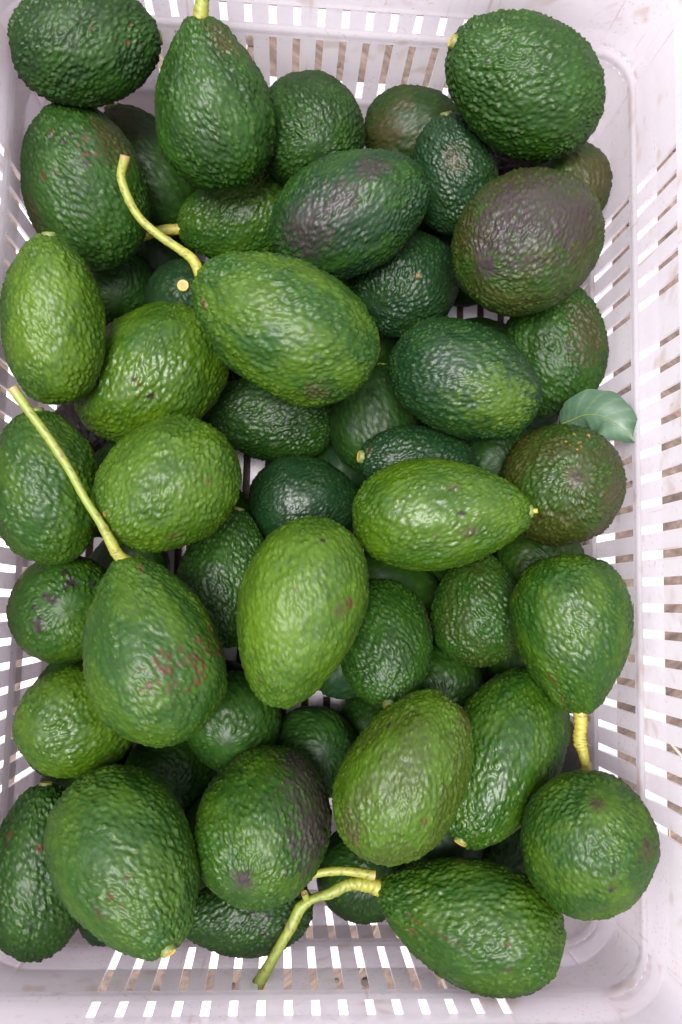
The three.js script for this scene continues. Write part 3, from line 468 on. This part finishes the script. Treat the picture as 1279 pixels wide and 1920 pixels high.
// a stalk: tube of changing radius with joints, freckles and a cut end; pts are x, y, z, radius
function stalkGeometry(pts, origin, opt = {}) {
  const cv = new THREE.CatmullRomCurve3(pts.map(p => new THREE.Vector3(p[0], p[1], p[2]).sub(origin)), false, 'centripetal'), n = pts.length * 9, m = 16;
  const fr = cv.computeFrenetFrames(n, false), P = [], K = [], I = [], sd = pts[0][0] * 91;
  const rad = t => { const s = t * (pts.length - 1), i = Math.min(pts.length - 2, Math.floor(s)), f = s - i; return pts[i][3] * (1 - f) + pts[i + 1][3] * f; };
  for (let i = 0; i <= n; i++) {
    const u = i / n, c = cv.getPoint(u), r = rad(u);
    for (let j = 0; j < m; j++) {
      const a = j / m * 2 * Math.PI, d = fr.normals[i].clone().multiplyScalar(Math.cos(a)).addScaledVector(fr.binormals[i], Math.sin(a));
      const q = c.clone().multiplyScalar(420), b = noise(q.x + d.x * 1.2 + sd, q.y + d.y * 1.2, q.z + d.z * 1.2);
      const ringed = opt.ringed && u < opt.ringed ? 0.05 * Math.sin(u / opt.ringed * 40) : 0;
      const node = pts.length > 5 && pts[0][3] > 0.0012 ? Math.exp(-(((u - 0.36) / 0.014) ** 2)) + Math.exp(-(((u - 0.69) / 0.012) ** 2)) : 0;
      const rr = r * 0.82 * (1 + 0.16 * node) * (1 + 0.07 * b + ringed); P.push(c.x + d.x * rr, c.y + d.y * rr, c.z + d.z * rr);
      const base = smooth(0.45, 0.0, u), v = new THREE.Color().setRGB(0.095, 0.14, 0.013).lerp(C(0.21, 0.185, 0.016), clamp((opt.yellow ?? 0.25) + 0.5 * base + 0.15 * b));
      const spot = noise(c.x * 700 + d.x * 2.2, c.y * 700 + d.y * 2.2 + sd, c.z * 700 + d.z * 2.2); v.lerp(C(0.075, 0.035, 0.016), Math.max(0.85 * smooth(0.48, 0.72, spot), 0.6 * node * smooth(-0.3, 0.4, b)));
      if (u > 0.97) v.lerp(C(0.2, 0.11, 0.05), 0.5); K.push(v.r, v.g, v.b);
    }
  }
  for (let i = 0; i < n; i++) for (let j = 0; j < m; j++) { const a = i * m + j, b = i * m + (j + 1) % m; I.push(a, b, a + m, b, b + m, a + m); }
  const cut = (i, sgn) => { // end face, slightly hollow, pale pith
    const at = P.length / 3, c = cv.getPoint(i / n), t = cv.getTangent(i / n);
    for (let j = 0; j < m; j++) { P.push(P[(i * m + j) * 3], P[(i * m + j) * 3 + 1], P[(i * m + j) * 3 + 2]); K.push(0.16, 0.085, 0.035); }
    P.push(c.x - sgn * t.x * 0.0005, c.y - sgn * t.y * 0.0005, c.z - sgn * t.z * 0.0005); K.push(0.3, 0.2, 0.085);
    for (let j = 0; j < m; j++) sgn > 0 ? I.push(at + j, at + (j + 1) % m, at + m) : I.push(at + (j + 1) % m, at + j, at + m);
  };
  cut(n, 1); cut(0, -1);
  const g = new THREE.BufferGeometry(); g.setAttribute('position', new THREE.Float32BufferAttribute(P, 3)); g.setAttribute('color', new THREE.Float32BufferAttribute(K, 3)); g.setIndex(I); g.computeVertexNormals(); return g;
}
const UP = new THREE.Vector3(0, 1, 0);
function avocado(a, o, marks, label, group, stalk, stalkOpt) {
  const root = new THREE.Group(); root.name = numbered('avocado'); root.position.set(...a.p); scene.add(root);
  tag(root, label, 'avocado', group);
  const q = new THREE.Quaternion().setFromUnitVectors(UP, new THREE.Vector3(...a.ax).normalize().negate());
  const fine = o.fine ?? 1, skin = part('skin', avocadoGeometry(a, o, marks, fine === 2 ? 132 : fine === 1 ? 74 : 36, fine === 2 ? 236 : fine === 1 ? 130 : 60), skinMat(o.rough ?? 0.42, o.coat ?? 0.25), root);
  skin.quaternion.copy(q);
  if (stalk) part('stalk', stalkGeometry(stalk, root.position, stalkOpt), woodMat, root);
  else if (!o.bare) { const s = part('stem_scar', scarGeometry, woodMat, root); s.quaternion.copy(q); const lump = 1 + 0.03 * noise(o.seed * 17.31, 1.1, 0) + 0.012 * noise(0, 2.7 + o.seed * 17.31, 0); s.position.copy(new THREE.Vector3(0, a.L / 2 * lump - 0.0003, 0).applyQuaternion(q)); }
  return root;
}

const HEAP = 'avocados heaped in the crate';
// id: skin, label.  skin = [tone, second tone, share of it, roughness, gloss coat, wart size mm, relief mm, pale specks, mesh fineness]
const FRUIT = {
  1: [['deep', 'mid', 0.7, 0.46, 0.15, 3.3, 0.75, 0.6, 2], 'dark green avocado with three red dots leaning in the corner beside a stalked avocado'],
  2: [['mid', 'deep', 0.75, 0.42, 0.2, 3.4, 0.72, 0.8, 2], 'pear-shaped dark green avocado with a short thick stalk against the slotted end wall'],
  3: [['mid', 'deep', 0.6, 0.46, 0.15, 3.3, 0.6, 0.9, 2], 'large grey-green avocado freckled with red-brown dots, under the tip of a curved stalk'],
  4: [['mid', 'deep', 0.6, 0.46, 0.15, 3.3, 0.6, 0.5, 1], 'shaded dark avocado wedged behind the red-freckled grey-green one and the short-stalked pear-shaped one'],
  5: [['mid', 'bright', 0.4, 0.4, 0.3, 3.3, 0.6, 0.8, 2], 'green avocado with a stubby stalk pointing behind the long curved stalk'],
  6: [['deep', 'mid', 0.6, 0.44, 0.2, 3.3, 0.7, 0.7, 2], 'round dark green avocado right beside the short-stalked pear-shaped one, by the slotted wall'],
  7: [['deep', 'olive', 0.6, 0.48, 0.1, 3.0, 0.6, 0.5, 1], 'dull dark avocado with one brown spot below the slotted wall, under the big scarred one'],
  8: [['teal', 'mid', 0.7, 0.44, 0.25, 3.1, 0.6, 0.7, 2], 'green avocado flushed purple-grey over one half, resting above a darker green one'],
  9: [['mid', 'deep', 0.5, 0.42, 0.2, 3.6, 0.85, 1, 2], 'largest dark green avocado perched high in a crate corner, yellow stem scar showing'],
  10: [['teal', 'deep', 0.6, 0.42, 0.25, 3.2, 0.6, 0.6, 2], 'small blue-green avocado standing between the purple-flushed one and the purple-brown one'],
  11: [['purple', 'olive', 0.5, 0.5, 0.1, 3.2, 0.6, 0.4, 1], 'brownish avocado sunk in shade directly beneath the big corner avocado'],
  12: [['olive', 'mid', 0.6, 0.46, 0.15, 3.2, 0.6, 0.6, 1], 'olive avocado against the side wall, peeking out behind the purple-brown one'],
  13: [['olive', 'mid', 0.7, 0.44, 0.25, 2.9, 0.62, 0.9, 2], 'purple-brown avocado with its dark blossom end tilted up'],
  14: [['teal', 'deep', 0.6, 0.42, 0.2, 3.2, 0.65, 0.7, 2], 'dark green avocado with one tiny orange speck, below the purple-brown one'],
  15: [['mid', 'deep', 0.7, 0.46, 0.1, 3.4, 0.7, 0.7, 2], 'green avocado browned along the wall side, above the single leaf'],
  16: [['teal', 'mid', 0.5, 0.4, 0.25, 3.1, 0.62, 0.9, 2], 'smooth blue-green oval avocado lying slantwise next to the brown-sided one above the leaf'],
  17: [['mid', 'bright', 0.85, 0.44, 0.2, 3.4, 0.72, 1, 2], 'big light green avocado with the long curved stalk, on top of the heap'],
  18: [['teal', 'deep', 0.6, 0.42, 0.15, 3.2, 0.35, 0.6, 1], 'deep-set avocado with its round orange stem scar facing up'],
  19: [['bright', 'mid', 0.7, 0.34, 0.4, 3.3, 0.6, 1, 2], 'glossy bright green avocado with two small black nicks'],
  20: [['bright', 'mid', 0.75, 0.42, 0.2, 3.2, 0.55, 0.9, 2], 'long yellow-green avocado standing against the side wall slots'],
  21: [['mid', 'teal', 0.6, 0.46, 0.1, 3.2, 0.5, 0.4, 1], 'shadowed avocado deep beneath the red-freckled grey-green one'],
  22: [['mid', 'bright', 0.5, 0.42, 0.25, 3.4, 0.55, 0.9, 2], 'green avocado at the side wall with a long straight stalk lying across it'],
  23: [['purple', 'deep', 0.4, 0.48, 0.1, 3.2, 0.6, 0.4, 1], 'nearly black avocado sunk between the glossy bright green one and the side wall'],
  24: [['bright', 'mid', 0.55, 0.42, 0.2, 3.3, 0.6, 1, 2], 'round light green avocado with a yellow tip touching the long straight stalk'],
  25: [['mid', 'bright', 0.65, 0.44, 0.2, 3.2, 0.5, 0.8, 2], 'pear-shaped green avocado with red-brown scabs and the long straight stalk'],
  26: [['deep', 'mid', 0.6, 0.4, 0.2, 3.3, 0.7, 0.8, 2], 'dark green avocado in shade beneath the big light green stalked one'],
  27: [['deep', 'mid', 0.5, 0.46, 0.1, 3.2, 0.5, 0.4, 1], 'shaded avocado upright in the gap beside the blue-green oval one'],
  28: [['teal', 'deep', 0.5, 0.38, 0.25, 3.1, 0.5, 0.7, 2], 'narrow dark avocado with an orange stem scar ringed in black wrinkles'],
  29: [['teal', 'deep', 0.4, 0.34, 0.35, 3.0, 0.38, 0.5, 2], 'smooth shiny blue-green avocado in a hollow at the middle of the heap'],
  30: [['bright', 'mid', 0.6, 0.36, 0.35, 3.4, 0.55, 1, 2], 'glossy yellow-green pear-shaped avocado with an orange nub at its stem end'],
  31: [['olive', 'mid', 0.65, 0.38, 0.3, 3.3, 0.6, 0.8, 2], 'olive and brown avocado under the leaf with its dark blossom point facing up'],
  33: [['mid', 'bright', 0.5, 0.44, 0.15, 3.3, 0.45, 0.9, 2], 'green avocado blotched with blackish purple dashes by the side wall'],
  34: [['mid', 'deep', 0.5, 0.4, 0.25, 3.3, 0.7, 0.8, 2], 'dark green avocado in the gap between the scabby stalked one and the pale-capped one'],
  36: [['bright', 'mid', 0.5, 0.46, 0.15, 3.5, 0.42, 0.9, 2], 'light yellow-green avocado with a pale smooth upper end and two black specks'],
  37: [['mid', 'deep', 0.7, 0.42, 0.2, 3.4, 0.65, 0.9, 2], 'dark green avocado with a side seam and a round yellow stem scar'],
  38: [['mid', 'olive', 0.5, 0.42, 0.2, 3.3, 0.65, 0.6, 2], 'dark avocado set in shade beside the pear-shaped one with the thick yellow stalk'],
  39: [['mid', 'olive', 0.5, 0.46, 0.1, 3.3, 0.5, 0.4, 1], 'mostly hidden avocado beneath the olive and brown one'],
  40: [['mid', 'bright', 0.65, 0.38, 0.3, 3.2, 0.5, 0.9, 2], 'shiny pear-shaped green avocado with a thick jointed yellow stalk'],
  41: [['mid', 'deep', 0.5, 0.42, 0.2, 3.3, 0.6, 0.6, 1], 'small patch of dark avocado deep beside the seamed one with the yellow scar'],
  42: [['mid', 'bright', 0.45, 0.34, 0.4, 3.5, 0.65, 1, 2], 'long glossy green avocado with brown specks and its stem scar pointing down'],
  43: [['bright', 'olive', 0.55, 0.42, 0.2, 3.1, 0.55, 1, 2], 'yellow-green avocado with one red dot and a brown blemished end'],
  44: [['mid', 'bright', 0.7, 0.42, 0.2, 3.2, 0.5, 0.8, 2], 'round green avocado with its blossom point up, below the jointed yellow stalk'],
  45: [['mid', 'bright', 0.5, 0.4, 0.25, 3.3, 0.65, 0.9, 2], 'green pear-shaped avocado with a thin scratch and a forked woody stalk'],
  46: [['mid', 'bright', 0.55, 0.42, 0.2, 3.0, 0.6, 1, 2], 'green avocado turning purple-brown on one side, grey blossom end tilted up'],
  47: [['mid', 'bright', 0.45, 0.44, 0.2, 3.3, 0.6, 0.8, 2], 'large grey-green avocado with a yellow stem scar above the slotted front wall'],
  48: [['mid', 'deep', 0.7, 0.44, 0.15, 3.4, 0.65, 0.9, 2], 'dark green avocado in a crate corner with an orange stem scar and a red nick'],
  49: [['bright', 'mid', 0.6, 0.34, 0.4, 3.4, 0.45, 0.9, 2], 'shiny green avocado at the side wall above the corner one with the orange scar'],
  50: [['mid', 'deep', 0.7, 0.46, 0.1, 3.3, 0.5, 0.4, 1], 'mostly hidden avocado between the side wall and the shiny green one'],
  51: [['mid', 'deep', 0.6, 0.42, 0.15, 3.3, 0.6, 0.5, 1], 'shaded avocado in the gap below the scabby stalked one'],
  52: [['mid', 'deep', 0.5, 0.42, 0.15, 3.3, 0.6, 0.6, 1], 'dark avocado sunk below the pale-capped yellow-green one'],
  53: [['mid', 'teal', 0.5, 0.44, 0.15, 3.3, 0.6, 0.5, 1], 'deep shaded avocado behind the one turning purple-brown'],
  54: [['mid', 'deep', 0.5, 0.44, 0.15, 3.3, 0.5, 0.4, 1], 'buried avocado under the yellow scar of the seamed one'],
  55: [['deep', 'mid', 0.6, 0.42, 0.2, 3.3, 0.5, 0.8, 2], 'dark green avocado lying on its side by the slotted front wall'],
  56: [['deep', 'mid', 0.6, 0.44, 0.15, 3.3, 0.55, 0.5, 1], 'dark avocado in shade behind the forked woody stalk'],
  57: [['mid', 'deep', 0.6, 0.46, 0.1, 3.3, 0.5, 0.4, 1], 'hidden dark avocado beneath the round one with its blossom point up'],
  58: [['mid', 'teal', 0.6, 0.46, 0.1, 3.3, 0.5, 0.4, 1], 'black-looking avocado in the gap between the blue-green oval and the olive brown one'],
  60: [['purple', 'deep', 0.5, 0.46, 0.1, 3.3, 0.5, 0.4, 1], 'dark avocado low at the side wall behind the jointed yellow stalk'],
};
const STALKLOOK = { 2: { yellow: 0.4 }, 5: { yellow: 0.75 }, 17: { yellow: 0.4 }, 25: { yellow: 0.2 }, 40: { yellow: 0.95, ringed: 0.5 }, 45: { yellow: 0.2, ringed: 0.3 } };
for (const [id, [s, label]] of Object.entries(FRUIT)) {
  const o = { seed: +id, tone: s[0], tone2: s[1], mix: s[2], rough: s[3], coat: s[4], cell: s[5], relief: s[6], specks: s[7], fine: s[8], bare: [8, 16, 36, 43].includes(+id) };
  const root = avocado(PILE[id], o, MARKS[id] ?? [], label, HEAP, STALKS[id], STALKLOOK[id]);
  if (+id === 45) part('stalk_stub', stalkGeometry(STALKS.stub45, root.position), woodMat, root);
}
BURIED.forEach((a, i) => avocado(a, { seed: 100 + i, tone: ['mid', 'deep', 'mid', 'teal'][i % 4], tone2: 'mid', mix: 0.5, cell: 3.3, relief: 0.5, specks: 0.5, fine: 0, bare: true, rough: 0.46, coat: 0.1 }, [], 'smooth avocado buried in the lowest layer, glimpsed through gaps in the heap', 'avocados buried low in the crate'));  // bright skins left out: darker tones paint in some of the gap shade

// ---------------------------------------------------------------- a loose stalk and a leaf among the fruit
{
  const st = STALKS.loose, org = new THREE.Vector3(st[5][0], st[5][1], st[5][2]);
  const m = part('avocado_stalk', stalkGeometry(st, org, { yellow: 0.45 }), woodMat, scene); m.position.copy(org);
  tag(m, 'loose yellow-green stalk lying under the purple-brown sided avocado, parallel to the forked stalk', 'stalk');
}
{
  const cv = new THREE.CatmullRomCurve3(STALKS.leaf.map(p => new THREE.Vector3(p[0], p[1], p[2]))), o = cv.getPoint(0.3);
  const leaf = new THREE.Group(); leaf.name = 'avocado_leaf'; leaf.position.copy(o); scene.add(leaf);
  tag(leaf, 'single grey-green leaf with a pale midrib tucked between avocados at the side wall', 'leaf');
  const n = 46, m = 22, P = [], K = [], I = [], th = 0.00022;
  const across = u => { const t = cv.getTangent(u); return new THREE.Vector3().crossVectors(t, new THREE.Vector3(0.12, 1, 0.3)).normalize(); };
  const pt = (u, v, lift) => { // v -1..1 across
    const c = cv.getPoint(u), a = across(u), t = cv.getTangent(u), nn = new THREE.Vector3().crossVectors(a, t).normalize();
    const w = 0.015 * Math.pow(Math.sin(Math.PI * Math.pow(clamp(u, 0.001, 0.999), 0.92)), 0.62) * (1 + 0.03 * Math.sin(u * 37 + v * 2));
    return c.addScaledVector(a, v * w).addScaledVector(t, Math.abs(v) * 0.004 * (1 - u)).addScaledVector(nn, lift + 0.005 * v * v * (0.4 + 0.6 * u) + 0.0009 * Math.sin(u * 19 + v * 3) * Math.abs(v)).sub(o);
  };
  for (const s of [1, -1]) {
    const at = P.length / 3;
    for (let i = 0; i <= n; i++) for (let j = 0; j <= m; j++) {
      const u = i / n, v = j / m * 2 - 1, q = pt(u, v, s * th), vein = Math.abs(((u - Math.abs(v) * 0.16) * 9) % 1 - 0.5);
      P.push(q.x, q.y, q.z); const c = C(0.032, 0.068, 0.036).multiplyScalar(1 + 0.12 * noise(u * 5, v * 4, 2)); c.lerp(C(0.1, 0.14, 0.07), 0.35 * smooth(0.12, 0.02, vein)); K.push(c.r, c.g, c.b);
    }
    for (let i = 0; i < n; i++) for (let j = 0; j < m; j++) { const a = at + i * (m + 1) + j, b = a + m + 1; s > 0 ? I.push(a, a + 1, b, a + 1, b + 1, b) : I.push(a, b, a + 1, a + 1, b, b + 1); }
  }
  const g = new THREE.BufferGeometry(); g.setAttribute('position', new THREE.Float32BufferAttribute(P, 3)); g.setAttribute('color', new THREE.Float32BufferAttribute(K, 3)); g.setIndex(I); g.computeVertexNormals();
  part('blade', g, new THREE.MeshPhysicalMaterial({ vertexColors: true, roughness: 0.5, side: THREE.DoubleSide }), leaf);
  const rib = Array.from({ length: 20 }, (_, i) => { const u = i / 19 * 0.985, q = pt(u, 0, 0.0003); return [q.x, q.y, q.z, 0.0005 * (1 - 0.7 * u)]; });
  part('midrib', stalkGeometry(rib, new THREE.Vector3(), { yellow: 0 }), woodMat, leaf);
}
// the little orange nub left on one stem end
{
  const a = PILE[30], root = scene.children.find(c => c.userData.label?.includes('orange nub')), d = new THREE.Vector3(...a.ax).negate(), b = d.clone().multiplyScalar(a.L / 2 - 0.002);
  const m = part('stalk_nub', stalkGeometry([0, 1, 2].map(i => { const q = b.clone().addScaledVector(d, i * 0.0024).add(new THREE.Vector3(0, i * 0.0007, 0)); return [q.x, q.y, q.z, 0.0022 - i * 0.0003]; }), new THREE.Vector3(), { yellow: 1 }), woodMat, root);
}
renderer.render(scene, camera);
